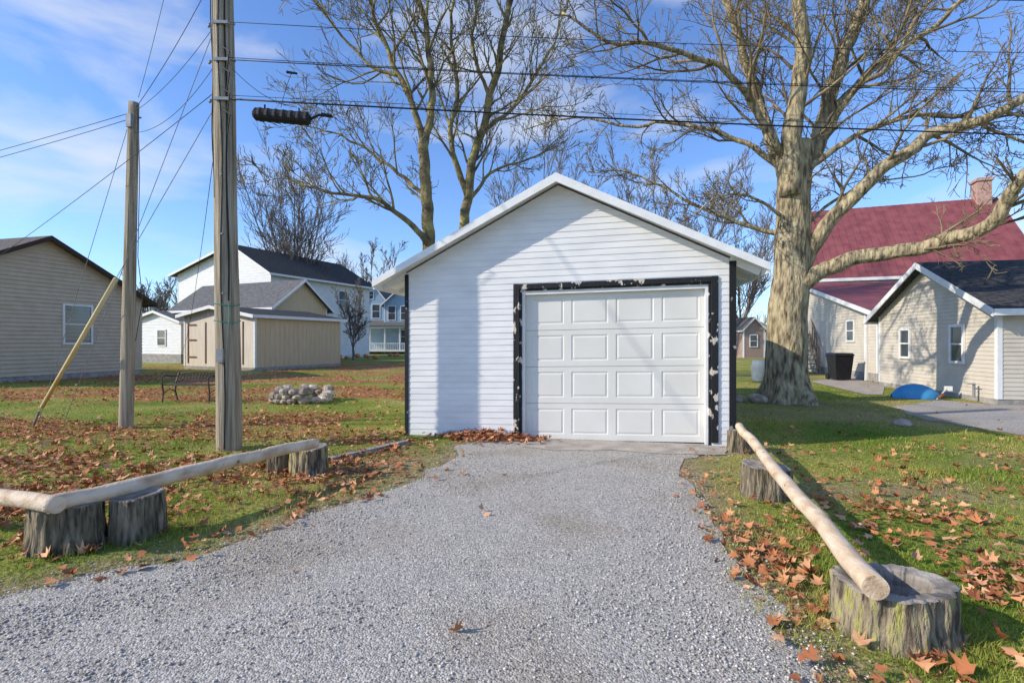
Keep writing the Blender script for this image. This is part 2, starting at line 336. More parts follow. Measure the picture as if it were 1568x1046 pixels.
def leaves(n,y0,y1):
    y=np.exp(rng.uniform(math.log(y0),math.log(y1),n)); x=rng.uniform(-1,1,n)*(1.2*y+1)
    dens=leafdens(x,y); keep=(rng.random(n)<dens)&~garage_mask(x,y,.02)&(sdist(x,y,DW)>-.12)
    for B in BLD: keep&=sdist(x,y,B)>0
    x,y=x[keep],y[keep]
    m_=260; xa=rng.uniform(-6,7,m_); ya=rng.uniform(1.5,7,m_); kk=(sdist(xa,ya,DW)>-.25)&~garage_mask(xa,ya,.02)
    # pile against the garage wall left of the door
    np_=620; ps=rng.normal(-1.05,.42,np_); pd=-np.abs(rng.normal(0,.17,np_))-.05
    pxx=GF.o.x+GF.ex.x*ps+GF.ey.x*pd; pyy=GF.o.y+GF.ex.y*ps+GF.ey.y*pd
    x=np.concatenate([x,xa[kk],rng.uniform(-1.5,1.3,6),pxx]); y=np.concatenate([y,ya[kk],rng.uniform(2.5,6,6),pyy])
    k=len(x); z=np.maximum(gz(x,y),-.006)+rng.uniform(.008,.05,k)
    z[-np_:]+=rng.uniform(0,.11,np_)*np.exp(pd*4.5)*np.exp(-((ps+1.05)/.6)**2)*1.3
    ang=[90,112,135,160,200,270,340,20,45,68]; rad=[1,.5,.95,.5,.7,.35,.7,.5,.95,.5]
    T=np.zeros((11,3)); 
    for i,(A,R) in enumerate(zip(ang,rad)): T[i+1]=[math.cos(math.radians(A))*R,math.sin(math.radians(A))*R,0]
    r2=(T[:,0]**2+T[:,1]**2)
    sz=rng.uniform(.026,.064,k)
    P=np.repeat(T[None],k,0); P+=rng.normal(0,.09,P.shape); P[:,:,2]+=r2[None]*rng.uniform(-.3,.9,k)[:,None]+P[:,:,0]*P[:,:,1]*rng.uniform(-.6,.6,k)[:,None]
    P*=sz[:,None,None]
    a1=rng.uniform(0,6.283,k); tl=rng.normal(0,.45,k); c,s=np.cos(tl)[:,None],np.sin(tl)[:,None]
    Y2=P[:,:,1]*c-P[:,:,2]*s; Z2=P[:,:,1]*s+P[:,:,2]*c
    c,s=np.cos(a1)[:,None],np.sin(a1)[:,None]
    X3=P[:,:,0]*c-Y2*s; Y3=P[:,:,0]*s+Y2*c
    v=np.stack([X3+x[:,None],Y3+y[:,None],np.maximum(Z2+z[:,None],-.005)],2).reshape(-1,3)
    o=(np.arange(k)*11)[:,None,None]; t=np.array([[0,i,i%10+1] for i in range(1,11)])[None]
    np_obj('fallen_leaves',v,(o+t).reshape(-1,3),M_leaf)
    print('leaves',k)
leaves(60000,2.0,30)
def stones(n):
    y=np.exp(rng.uniform(math.log(1.7),math.log(7.5),n)); x=rng.uniform(-1,1,n)*(1.1*y+.5)
    sd_=sdist(x,y,DW)
    pr=np.where(sd_<0,.07+.8*np.exp(-((sd_+.35)/.28)**2)*smooth(.25,.6,fbm(x*1.6,y*1.6)),.8*np.exp(-sd_/.12))
    pr+=(sd_<0)*.45*smooth(.48,.66,fbm(x*.9+5,y*.9+77))
    keep=(rng.random(n)<pr)&~garage_mask(x,y)
    x,y=x[keep],y[keep]; k=len(x)
    T=np.array([[1,0,0],[0,1,0],[-1,0,0],[0,-1,0],[0,0,.7],[0,0,-.7]])
    sz=.003+.0085*rng.random(k)**2.4
    P=T[None]*sz[:,None,None]*rng.uniform(.6,1.3,(k,6,1))
    a1=rng.uniform(0,6.283,k); c,s=np.cos(a1)[:,None],np.sin(a1)[:,None]
    X=P[:,:,0]*c-P[:,:,1]*s; Y=P[:,:,0]*s+P[:,:,1]*c
    v=np.stack([X+x[:,None],Y+y[:,None],P[:,:,2]+(sz*.3)[:,None]-.002],2).reshape(-1,3)
    t=np.array([[0,1,4],[1,2,4],[2,3,4],[3,0,4],[1,0,5],[2,1,5],[3,2,5],[0,3,5]])[None]
    np_obj('loose_gravel',v,((np.arange(k)*6)[:,None,None]+t).reshape(-1,3),M_gravel)
stones(120000)

# ------------------------------------------------------------------ garage
E=empty('white_garage',(GF.o.x,GF.o.y,0))
Wd=2.38; DP=6.5; ap=3.85; ev=2.43; ov=.44; sl=(ap-ev)/(Wd+ov); wt=ap-.09-sl*Wd; pk=ap-.09
d0,d1,dz=-.566,2.13,2.245
poly=[(-Wd,-.06),(Wd,-.06),(Wd,wt),(0,pk),(-Wd,wt)]
mb=MB(); siding(mb,GF,poly,0,.092,.0075,holes=[(d0,d1,-.2,dz)])
obj('front_wall',mb,M_white,E)
mb=MB()
R=GF.sub(lambda a,d:(Wd-d,a)); siding(mb,R,[(0,-.06),(DP,-.06),(DP,wt),(0,wt)],0,.092,.0075)
Lf=GF.sub(lambda a,d:(-Wd+d,DP-a)); siding(mb,Lf,[(0,-.06),(DP,-.06),(DP,wt),(0,wt)],0,.092,.0075)
Bk=GF.sub(lambda a,d:(-a,DP-d)); siding(mb,Bk,poly,0,.092,.0075)
obj('side_walls',mb,M_white,E)
mb=MB()
mb.box(GF,-Wd-.03,-Wd+.03,-.018,.09,-.05,wt-.02); mb.box(GF,Wd-.0,Wd+.09,-.018,.09,-.05,wt-.04)
obj('corner_boards',mb,M_blackc,E)
mb=MB(); mb.box(GF,-Wd,d0-.02,-.004,.05,-.2,-.06); mb.box(GF,d1+.02,Wd,-.004,.05,-.2,-.06); obj('foundation',mb,M_block,E)
mb=MB()
mb.box(GF,d0-.105,d0-.012,-.03,.0,.0,dz+.075); mb.box(GF,d1+.012,d1+.105,-.03,.0,.0,dz+.075); mb.box(GF,d0-.012,d1+.012,-.03,.0,dz-.005,dz+.073)
mb.box(GF,d0-.012,d0+.022,-.012,.13,-.05,dz-.005); mb.box(GF,d1-.022,d1+.012,-.012,.13,-.05,dz-.005); mb.box(GF,d0+.022,d1-.022,-.012,.13,dz-.03,dz-.005)
ob=obj('door_trim',mb,M_black,E)
bv=ob.modifiers.new('b','BEVEL'); bv.width=.004
mb=MB()
mb.box(GF,d0+.022,d0+.06,.02,.1,-.04,dz-.03); mb.box(GF,d1-.06,d1-.022,.02,.1,-.04,dz-.03); mb.box(GF,d0+.06,d1-.06,.02,.1,dz-.085,dz-.03)
obj('door_stop',mb,M_trimw,E)
mb=MB(); a0,a1=d0+.05,d1-.05; z0,z1=-.025,dz-.075; nh=4; H=(z1-z0)/nh
for r in range(4):
    za=z0+r*H+.003; zb=z0+(r+1)*H-.003; hs=[]
    cw=(a1-a0)/4
    for c in range(4):
        hs.append((a0+c*cw+.055+(.02 if c==0 else 0),a0+(c+1)*cw-.055-(.02 if c==3 else 0),za+.085,zb-.075))
    siding(mb,GF,[(a0,za),(a1,za),(a1,zb),(a0,zb)],.105,10,0,holes=hs)
    mb.quad(GF.p(a0,.105,zb),GF.p(a1,.105,zb),GF.p(a1,.13,zb),GF.p(a0,.13,zb)); mb.quad(GF.p(a0,.13,za),GF.p(a1,.13,za),GF.p(a1,.105,za),GF.p(a0,.105,za))
    for h in hs:
        prev=None
        for ins,dd in ((0,.105),(.012,.113),(.022,.113),(.042,.106)):
            q=[GF.p(h[0]+ins,dd,h[2]+ins),GF.p(h[1]-ins,dd,h[2]+ins),GF.p(h[1]-ins,dd,h[3]-ins),GF.p(h[0]+ins,dd,h[3]-ins)]
            if prev:
                for i in range(4): j=(i+1)%4; mb.quad(prev[i],prev[j],q[j],q[i])
            prev=q
        mb.quad(*prev)
obj('overhead_door',mb,M_door,E)
mb=MB(); mb.box(GF,a0,a1,.128,.15,-.05,dz-.06); obj('door_backing',mb,mat('door_gap_grey',(.35,.35,.33),bump=0),E)
mb=MB(); mb.box(GF,a0,a1,.095,.127,-.045,z0+.002); obj('door_seal',mb,M_gap,E)
rf=.28
mb=MB()
for sg in (-1,1):
    q=[GF.p(0,-rf+.02,ap),GF.p(sg*(Wd+ov),-rf+.02,ev),GF.p(sg*(Wd+ov),DP+.3,ev),GF.p(0,DP+.3,ap)]
    if sg<0: q=q[::-1]
    mb.slab(q,.03)
obj('roof_shingles',mb,M_shing,E)
mb=MB(); fb=MB()
for sg in (-1,1):
    q=[GF.p(0,-rf+.02,ap-.035),GF.p(sg*(Wd+ov-.02),-rf+.02,ev-.025),GF.p(sg*(Wd+ov-.02),DP+.28,ev-.025),GF.p(0,DP+.28,ap-.035)]
    if sg<0: q=q[::-1]
    mb.slab(q,.025)
    A=[GF.p(0,-rf-.01,ap-.12),GF.p(sg*(Wd+ov+.01),-rf-.01,ev-.095),GF.p(sg*(Wd+ov+.01),-rf+.02,ev-.095),GF.p(0,-rf+.02,ap-.12)]
    T=[GF.p(0,-rf-.01,ap+.008),GF.p(sg*(Wd+ov+.01),-rf-.01,ev+.008),GF.p(sg*(Wd+ov+.01),-rf+.02,ev+.008),GF.p(0,-rf+.02,ap+.008)]
    if sg>0: fb.hexa(A+T)
    else: fb.hexa([A[1],A[0],A[3],A[2],T[1],T[0],T[3],T[2]])
    for k in range(11):
        dd=.0+k*DP/10
        a_=GF.p(sg*(Wd-.0),dd+.02,wt); b_=GF.p(sg*(Wd+ov-.04),dd+.02,ev-.08)
        mb.beam(a_+Vector((0,0,-.02)),b_,.045,.09)
    fb.box(GF,min(sg*(Wd+ov-.02),sg*(Wd+ov+.005)),max(sg*(Wd+ov-.02),sg*(Wd+ov+.005)),-rf+.021,DP+.29,ev-.13,ev-.03)
obj('roof_decking_and_rafters',mb,M_trimw,E); obj('fascia_boards',fb,M_trimw,E)
pts=[(d0-.05,-.02),(d0-.1,-.35),(d0+.15,-.6),(d0+.6,-.75),(.8,-.6),(1.3,-.68),(d1+.1,-.6),(Wd-.1,-.35),(Wd,-.02)]
q=[GF.p(a,b_,0) for a,b_ in pts]
sheet('concrete_apron',ragged([(v.x,v.y) for v in q][::-1],.045,.08),.0025,M_conc)

# ------------------------------------------------------------------ generic gable building
def gable(E,start,ex,w,dp,hl,hr,hp,pkf,wm,rm,lap=.12,oe=.3,orr=.25,tm=None,wins=(),z0=0,rt=.08,fascia=True,corner=True,gm=None,proud=.015):
    F=Fr((start[0],start[1],0),ex); pkx=w*pkf; tm=tm or M_trimw
    pl=[(0,z0),(w,z0),(w,hr)]+([(pkx,hp)] if 0<pkf<1 else [])+[(0,hl)]
    S=side_frames(F,w,dp)
    mb=MB(); siding(mb,S['front'],pl,0,lap,proud); siding(mb,S['back'],[(w-a,z) for a,z in pl],0,lap,proud)
    ob=obj('gable_walls',mb,gm or wm,E)
    mb=MB(); siding(mb,S['right'],[(0,z0),(dp,z0),(dp,hr),(0,hr)],0,lap,proud); siding(mb,S['left'],[(0,z0),(dp,z0),(dp,hl),(0,hl)],0,lap,proud)
    obj('side_walls',mb,wm,E)
    mb=MB(); fb=MB(); q=.06
    for (xa,za,xb,zb,s) in ((pkx,hp,0,hl,-1),(pkx,hp,w,hr,1)):
        if abs(xb-xa)<.01: continue
        m_=(zb-za)/(xb-xa); xe=xb+s*oe; ze=zb+m_*s*oe
        Q=[F.p(xa,-orr,za+q),F.p(xe,-orr,ze+q),F.p(xe,dp+orr,ze+q),F.p(xa,dp+orr,za+q)]
        if s<0: Q=Q[::-1]
        mb.slab(Q,rt)
        if fascia:
            Q=[F.p(xa,-orr-.03,za+q-.005),F.p(xe,-orr-.03,ze+q-.005),F.p(xe,-orr-.003,ze+q-.005),F.p(xa,-orr-.003,za+q-.005)]
            if s<0: Q=Q[::-1]
            fb.slab(Q,.17)
            xx=xe+s*.005; fb.box(F,min(xx,xx+s*.025),max(xx,xx+s*.025),-orr,dp+orr,ze+q-.15,ze+q)
    obj('roof',mb,rm,E)
    if fascia: obj('fascia',fb,tm,E)
    if corner:
        mb=MB()
        for a,h in ((-.02,hl),(w-.08,hr)):
            mb.box(F,a,a+.10,-.022,.08,z0,h-.03)
        obj('corner_trim',mb,tm,E)
    if wins:
        fr=MB(); gl=MB()
        for side,s0,s1,za,zb in wins: window(fr,gl,S[side],s0,s1,za,zb,-.015)
        obj('window_frames',fr,M_trimw,E); obj('window_glass',gl,M_glass,E)
    mb=MB(); mb.box(F,-.0,w,-.01,dp,-.05,z0); obj('foundation',mb,M_block,E)
    return F,S
E=empty('tan_siding_house',(-18.5,15.5,0))
gable(E,(-18.5,15.5),(.243,.97),7.72,10,3.35,3.35,5.35,.5,M_tan,M_shing2,lap=.15,oe=.45,orr=.35,tm=mat('brown_fascia',(.05,.035,.03),bump=0),wins=[('front',4.52,5.5,1.4,2.85)],z0=.2,corner=False,proud=.04)
E=empty('storage_shed',(-17.6,27.5,0))
F,S=gable(E,(-17.6,27.5),(.912,-.41),5.37,5.9,2.85,2.75,3.25,.45,M_shedtan,M_shing,lap=3.2,oe=.25,orr=.3,gm=M_shedw,z0=.15,proud=0,tm=M_trimw)
mb=MB()
for a in (.3,1.7,3.1,4.5): mb.box(F,a,a+.07,-.03,-.002,.3,2.45)
for z in (.6,1.5,2.3):
    mb.box(F,.39,1.0,-.045,-.031,z,z+.07); mb.box(F,3.19,3.8,-.045,-.031,z,z+.07)
obj('door_battens',mb,M_brown,E)
mb=MB()
for k in range(1,20): mb.box(S['right'],k*.3,k*.3+.02,-.012,-.001,.15,2.7)
obj('wall_grooves',mb,M_shedtan,E)
E=empty('white_two_storey_house',(-27.66,42.4,0))
gable(E,(-27.66,42.4),(.912,-.41),10.7,11,7.0,6.7,8.9,.64,M_white,M_shing,lap=.2,oe=.5,orr=.5,wins=[('front',6.2,7.2,4.6,6.2),('right',3,4,4.3,5.8),('right',7,8,4.3,5.8)])
E=empty('tan_cottage',(-14.9,32,0))
gable(E,(-14.9,32),(.406,.914),4.5,9.5,3.8,3.8,5.5,.5,M_tan,M_greyroof,lap=.2,oe=.4,orr=.35,gm=M_shedtan)
E=empty('white_annex',(-24.5,34.5,0))
gable(E,(-26.5,36),(.912,-.41),5.0,3.0,3.0,2.8,3.5,.5,M_white,M_greyroof,lap=.2,oe=.3,orr=.3,wins=[('front',2.6,3.4,1.2,2.2)],z0=.6)
E=empty('blue_victorian_house',(-19.5,62,0))
gable(E,(-19.3,62),(1,.0),4.2,9,6.3,6.3,8.9,.5,M_blue,M_greyroof,lap=.25,oe=.4,orr=.4,wins=[('front',.9,1.8,4.3,5.9),('front',2.4,3.3,4.3,5.9),('front',1.6,2.5,6.6,7.5),('front',.9,1.8,1.2,2.8)])
gable(E,(-15.1,60.5),(1,.0),5.2,9,6.0,6.0,8.4,.5,M_blue,M_greyroof,lap=.25,oe=.4,orr=.4,wins=[('front',.5,1.3,4.0,5.6),('front',2.0,2.9,4.0,5.6),('front',3.7,4.6,4.0,5.6),('front',2.0,2.9,1.2,2.8)])
F=Fr((-19.8,58.3,0),(1,0)); mb=MB()
mb.box(F,0,10.5,0,3.6,3.0,3.25); mb.box(F,0,10.5,0,3.6,.3,.5)
for k in range(7): mb.box(F,.1+k*1.7,.25+k*1.7,.1,.25,.5,3.0)
mb.box(F,0,10.5,.12,.18,1.2,1.28)
for k in range(52): mb.box(F,.1+k*.2,.14+k*.2,.13,.17,.5,1.2)
obj('porch',mb,M_trimw,E)
mb=MB(); mb.slab([F.p(-.2,-.3,3.28),F.p(10.7,-.3,3.28),F.p(10.7,3.7,4.0),F.p(-.2,3.7,4.0)],.08); obj('porch_roof',mb,M_greyroof,E)
E=empty('grey_roof_house',(-26,66,0))
gable(E,(-25.5,66),(0.2,.98),8,6,4.5,4.5,8,.5,M_tan2,M_shing2,lap=.25,oe=.5,orr=.4,wins=[('front',1,2,1.2,2.7)])
E=empty('red_roof_house',(15.7,26.3,0))
F,S=gable(E,(18.5,33.7),(-.351,-.936),8,8.6,4.9,4.9,8.95,.5,M_white,M_redroof,lap=.15,oe=.35,orr=.3,wins=[('front',2.4,3.3,3.0,4.5),('right',1.2,2.2,2.6,4.2)])
mb=MB()
for k in range(28):
    a=-.3+k*.335
    mb.beam(F.p(4.0,a,8.95+.07),F.p(8.35,a,4.9-.35+.07),.025,.02)
obj('roof_ribs',mb,M_redroof,E)
mb=MB(); mb.box(F,3.75,4.45,7.9,8.5,7.9,10.0); mb.box(F,3.68,4.52,7.83,8.57,9.82,9.95); obj('chimney',mb,mat('pale_brick',(.38,.2,.16),(.5,.36,.3),scale=9,bump=.5),E)
E=empty('side_wing_with_red_roof',(13.1,18.3,0))
F,S=gable(E,(14.6,25.5),(-.206,-.979),7.35,6,4.25,2.55,4.3,.0,M_tan2,M_redroof,lap=.12,oe=.35,orr=.35,wins=[('front',4.9,5.5,1.5,2.25)],z0=.3)
mb=MB()
mb.box(F,6.5,6.62,-.09,-.02,0,2.5)
obj('downspout',mb,M_trimw,E)
E=empty('cream_siding_cottage',(11.2,11.8,0))
F,S=gable(E,(12.2,17),(-.189,-.98),5.3,11,2.3,2.3,3.62,.5,M_tan2,M_shing,lap=.1,oe=.35,orr=.3,wins=[('front',1.35,1.8,1.0,1.78),('front',3.72,4.15,.95,1.82)],z0=.12)
mb=MB(); mb.tube([F.p(4.75,-.15,.45),F.p(4.75,-.15,.1)],[.03,.03],8); mb.tube([F.p(4.62,-.2,.42),F.p(4.88,-.2,.42)],[.012,.012],6); obj('spigot',mb,M_steel,E)
E=empty('outdoor_stairs',(14.3,25,0)); F=Fr((13.3,23.2,0),(.35,.94)); mb=MB()
for k in range(11): mb.box(F,k*.24,k*.24+.26,-.5,.5,.2+k*.2,.24+k*.2)
mb.beam(F.p(0,-.52,.1),F.p(2.6,-.52,2.35),.05,.22); mb.beam(F.p(0,.52,.1),F.p(2.6,.52,2.35),.05,.22)
for k in range(0,11,2):
    for s in (-.55,.55): mb.box(F,k*.24+.08,k*.24+.14,s-.03,s+.03,.1+k*.2,1.15+k*.2)
for s in (-.55,.55): mb.beam(F.p(.1,s,1.15),F.p(2.6,s,3.2),.05,.08)
mb.box(F,2.6,3.6,-.55,.55,2.3,2.4)
for s in (-.5,.5): mb.box(F,3.45,3.55,s-.05,s+.05,0,2.3)
obj('steps_and_rails',mb,M_wood,E)
E=empty('wheeled_trash_bin',(12.35,19.2,0)); F=Fr((12.0,19.0,0),(1,-.1)); mb=MB()
b0=[(.06,.06),(.58,.06),(.58,.6),(.06,.6)]; t0=[(0,0),(.66,0),(.66,.7),(0,.7)]
mb.hexa([F.p(a,b_,.04) for a,b_ in b0]+[F.p(a,b_,.92) for a,b_ in t0]); mb.hexa([F.p(a,b_,.92) for a,b_ in ((-.03,-.04),(.69,-.04),(.69,.74),(-.03,.74))]+[F.p(a,b_,1.02) for a,b_ in ((.02,.03),(.64,.03),(.64,.7),(.02,.7))])
mb.box(F,.0,.66,.72,.8,.86,.9); ob=obj('bin_body',mb,M_bin,E); bv=ob.modifiers.new('b','BEVEL'); bv.width=.02; bv.segments=2
mb=MB()
for s in (.02,.58): mb.tube([F.p(s,.66,.12),F.p(s+.07,.66,.12)],[.12,.12],16)
obj('wheels',mb,M_bin,E)
# kayak
E=empty('blue_kayak',(10.3,13.4,0)); mb=MB(); F=Fr((9.85,13.3,0),(.93,-.36)); vs=[]
n=16; m_=10
for i in range(n+1):
    t=i/n; s_=math.sin(math.pi*min(max(t,.02),.98)); wd=.30*s_**.6; hh=.40*s_**.5*(1-.15*t)
    for j in range(m_+1):
        an=math.pi*j/m_; vs.append(F.p(t*1.05,-math.cos(an)*wd,math.sin(an)**.8*hh))
fs=[(i*(m_+1)+j,i*(m_+1)+j+1,(i+1)*(m_+1)+j+1,(i+1)*(m_+1)+j) for i in range(n) for j in range(m_)]
mb.add(vs,fs); obj('hull',mb,M_kay,E,True)
mb=MB(); mb.tube([F.p(.85,-.35,.04),F.p(1.0,-.25,.12),F.p(1.1,.0,.05)],[.02,.05,.02],10); obj('life_vest',mb,M_brown,E,True)
mb=MB(); mb.tube([F.p(.85,-.35,.03),F.p(1.2,.12,.25)],[.015,.015],8); mb.box(F,1.15,1.32,.1,.13,.2,.32); obj('paddle',mb,M_trimw,E)
E=empty('brick_house',(21,45,0))
gable(E,(20.8,46),(1,.0),1.9,6,2.6,2.6,3.6,.5,M_brick,M_shing2,lap=2,proud=0,oe=.2,orr=.2,wins=[('front',.6,1.2,1,2)])
E=empty('white_distant_house',(38,85,0))
gable(E,(36,85),(1,.1),9,8,3,3,5.2,.5,M_white,M_greyroof,lap=.3)
E=empty('grey_rain_barrel',(8.9,18.3,0)); mb=MB(); mb.tube([(8.9,18.3,0),(8.9,18.3,.1),(8.9,18.3,.5),(8.9,18.3,.72),(8.9,18.3,.78)],[.26,.3,.33,.3,.26],20); obj('barrel',mb,mat('grey_barrel',(.13,.17,.2),(.18,.22,.26),scale=4),E,True)

# ------------------------------------------------------------------ trees
def catmull(P,n=6):
    out=[]; P=[P[0]+(P[0]-P[1])]+P+[P[-1]+(P[-1]-P[-2])]
    for i in range(1,len(P)-2):
        for k in range(n):
            t=k/n; a,b_,c,d=P[i-1],P[i],P[i+1],P[i+2]
            out.append(.5*((2*b_)+(c-a)*t+(2*a-5*b_+4*c-d)*t*t+(3*b_-a-3*c+d)*t**3))
    out.append(P[-2].copy()); return out
def rv(): return Vector((random.gauss(0,1),random.gauss(0,1),random.gauss(0,1)))
def kids(mb,pts,rads,n,Lr,lvl,cfg,t0=.15):
    k=len(pts)
    for q in range(n):
        t=t0+(1-t0)*(q+random.random())/n; i=min(int(t*(k-1)),k-2); f=t*(k-1)-i
        p=pts[i].lerp(pts[i+1],f); r=rads[i]*(1-f)+rads[i+1]*f; d=(pts[i+1]-pts[i]).normalized()
        ax=(rv().cross(d)).normalized(); an=math.radians(random.uniform(*cfg['ang']))
        nd=(d*math.cos(an)+ax*math.sin(an)).normalized()
        nd.z+=cfg['up']; nd.normalize()
        grow(mb,p,nd,Lr*random.uniform(.5,1.2)*(1.15-.5*t),min(r*.62,cfg['rk'][lvl-1]),lvl,cfg)
def grow(mb,p,d,L,r,lvl,cfg):
    n=4 if lvl<3 else 3
    if lvl==1: n=7
    pts=[p.copy()]; dd=d.copy(); 
    for i in range(n):
        dd=(dd+rv()*cfg['wob']+Vector((0,0,cfg['trop']))).normalized(); pts.append(pts[-1]+dd*(L/n))
    rm=cfg['rmin']; rads=[max(rm,r*(1-.85*i/n)) for i in range(n+1)]
    mb.tube(pts,rads,{1:5,2:4}.get(lvl,3),caps=False)
    if lvl<cfg['max'] : kids(mb,pts,rads,cfg['n'][lvl],L*cfg['lr'],lvl+1,cfg,.15)
def barkdisp(p,u,t):
    base=max(0,1-(p.z+.1)/1.1)
    a=math.atan2(u.y,u.x); v=1+.10*noise.noise(Vector((u.x*1.6,u.y*1.6,p.z*1.1)))+.10*noise.noise(Vector((u.x*6,u.y*6,p.z*1.3)))*.6+.05*abs(noise.noise(Vector((u.x*13,u.y*13,p.z*2.5))))
    v+=base**2*(.22*math.sin(5*a+1)+.12*math.sin(8*a))
    return v
def tree(name,limbs,cfg,m,loc,sides=10,rough=.0,tm=None):
    E=empty(name,loc); mb=MB(); tw=MB()
    for P,r0,r1,nk,Lk,t0 in limbs:
        big=r0>.15
        pts=catmull([Vector(p) for p in P],(26 if r0>.35 else 10) if big else 6); k=len(pts)
        if r0<.3:
            for i in range(2,k-1): pts[i]+=Vector([noise.noise(pts[i]*1.7+Vector((q*9,0,0))) for q in range(3)])*.10
        rads=[r0+(r1-r0)*(i/(k-1))**.8 for i in range(k)]
        if r0>.35 :
            for i in range(k):
                z=pts[i].z; rads[i]*=1+.42*max(0,1-(z+.1)/1.2)**2.2
        mb.tube(pts,rads,56 if r0>.35 else (24 if big else 9),caps=True,rough=0 if big else .04,disp=barkdisp if (big and m is M_bark) else None)
        kids(tw,pts,rads,nk,Lk,1,cfg,t0)
    obj('trunk_and_limbs',mb,m,E,True); obj('twigs',tw,tm or m,E,True)
    return len(tw.v)
Y=12.3
def w(px,py,dy=0): return W(px,py,Y+dy)
cfgA=dict(ang=(25,60),up=.10,wob=.13,trop=.03,rmin=.0062,max=4,n=[0,6,4,3],lr=.60,rk=[.042,.020,.011,.007])
limbs=[
 ([w(1206,622),w(1206,590),w(1204,540),w(1206,480),w(1212,420),w(1214,350),w(1216,280),w(1222,220)],.50,.34,5,1.5,.6),
 ([w(1214,440,-.1),w(1262,412,-.4),w(1330,390,-.8),w(1410,380,-1.3),w(1480,360,-1.9),w(1535,325,-2.5),w(1580,260,-3.0),w(1640,190,-3.4)],.20,.09,9,1.8,.3),
 ([w(1222,430,.1),w(1245,370,-.2),w(1290,320,-.6),w(1350,260,-1.0),w(1430,205,-1.3),w(1510,185,-1.6),w(1600,130,-1.8)],.20,.08,13,2.4,.25),
 ([w(1218,300,.2),w(1180,215,.5),w(1150,120,.7),w(1120,20,.9),w(1090,-90,1)],.17,.07,13,2.8,.15),
 ([w(1212,300,-.2),w(1212,200,-.3),w(1228,110,-.4),w(1222,0,-.5),w(1210,-120,-.5)],.25,.11,13,2.6,.2),
 ([w(1225,290,.1),w(1258,190,.1),w(1290,90,.3),w(1325,0,.6),w(1360,-90,.6)],.22,.10,14,2.8,.15),
 ([w(1262,185,.1),w(1330,110,.3),w(1420,50,.4),w(1500,-20,.6)],.10,.05,12,2.5,.15),
 ([w(1245,240,.1),w(1300,150,-.3),w(1370,90,-.6),w(1430,-10,-.8)],.09,.04,11,2.4,.15),
 ([w(1195,235,-.2),w(1150,150,-.5),w(1090,95,-.8),w(1010,70,-1),w(930,60,-1.2),w(860,20,-1.3)],.10,.025,15,2.0,.15),
 ([w(1200,260,.3),w(1130,215,.6),w(1050,190,1),w(960,195,1.4),w(880,180,1.6),w(800,200,1.8)],.08,.015,14,1.9,.15),
 ([w(1200,360,.2),w(1150,350,.4),w(1100,330,.6),w(1040,300,.8),w(975,268,.9),w(900,262,1.0)],.07,.015,12,1.5,.15),
 ([w(1195,330,-.2),w(1150,300,-.3),w(1105,300,-.3),w(1060,330,-.4)],.045,.012,8,1.2,.2),
 ([w(1235,260,-.2),w(1300,215,-.5),w(1370,185,-.7),w(1450,175,-1),w(1540,205,-1.2),w(1600,230,-1.2)],.08,.025,12,1.7,.2),
 ([w(1240,340,.3),w(1290,300,.8),w(1330,275,1.0),w(1400,270,1.3),w(1470,250,1.5)],.045,.012,8,1.3,.2),
]
print('twigs A',tree('large_bare_tree',limbs,cfgA,M_bark,(6.6,12.3,0),16,.07,M_twig))
Y=18
cfgB=dict(ang=(22,55),up=.13,wob=.14,trop=.05,rmin=.009,max=4,n=[0,5,4,3],lr=.60,rk=[.055,.028,.016,.011])
limbs=[
 ([w(660,590),w(658,450),w(656,372),w(652,290),w(650,215)],.27,.18,3,2.5,.6),
 ([w(650,220),w(625,150),w(598,90),w(575,30),w(560,-60)],.13,.05,13,3.2,.1),
 ([w(650,220),w(662,140),w(655,60),w(640,-10),w(635,-90)],.15,.06,13,3.2,.1),
 ([w(612,118),w(560,95),w(510,40),w(470,-20)],.07,.03,10,2.9,.1),
 ([w(657,375,-.2),w(620,335,-.5),w(580,308,-.8),w(530,300,-1),w(480,290,-1.2),w(420,262,-1.3)],.12,.02,13,2.3,.15),
 ([w(652,300),w(600,260,.2),w(555,225,.3),w(500,200,.3),w(440,190,.3)],.08,.015,11,2.3,.2),
]
tree('bare_maple_tree',limbs,cfgB,M_bark2,(W(660,590,18).x,18,0),10,.03)
limbs=[
 ([w(712,590,1),w(712,430,1),w(712,345,1),w(720,270,1),w(736,205,1),w(760,110,1),w(775,30,1),w(790,-70,1)],.24,.09,17,3.2,.4),
 ([w(716,300,1),w(690,220,1),w(700,140,1.2),w(690,40,1.2),w(700,-60,1.2)],.13,.04,13,3.0,.15),
 ([w(735,205,1),w(790,160,1.2),w(840,80,1.2),w(870,0,1.2)],.09,.03,12,2.8,.15),
 ([w(750,150,1),w(725,80,.7),w(730,0,.7)],.08,.03,9,2.6,.15),
 ([w(716,310,1),w(760,260,1.4),w(820,240,1.6),w(870,200,1.6)],.08,.015,11,2.1,.15),
]
tree('bare_maple_tree.001',limbs,cfgB,M_bark2,(W(712,590,19).x,19,0),10,.03)
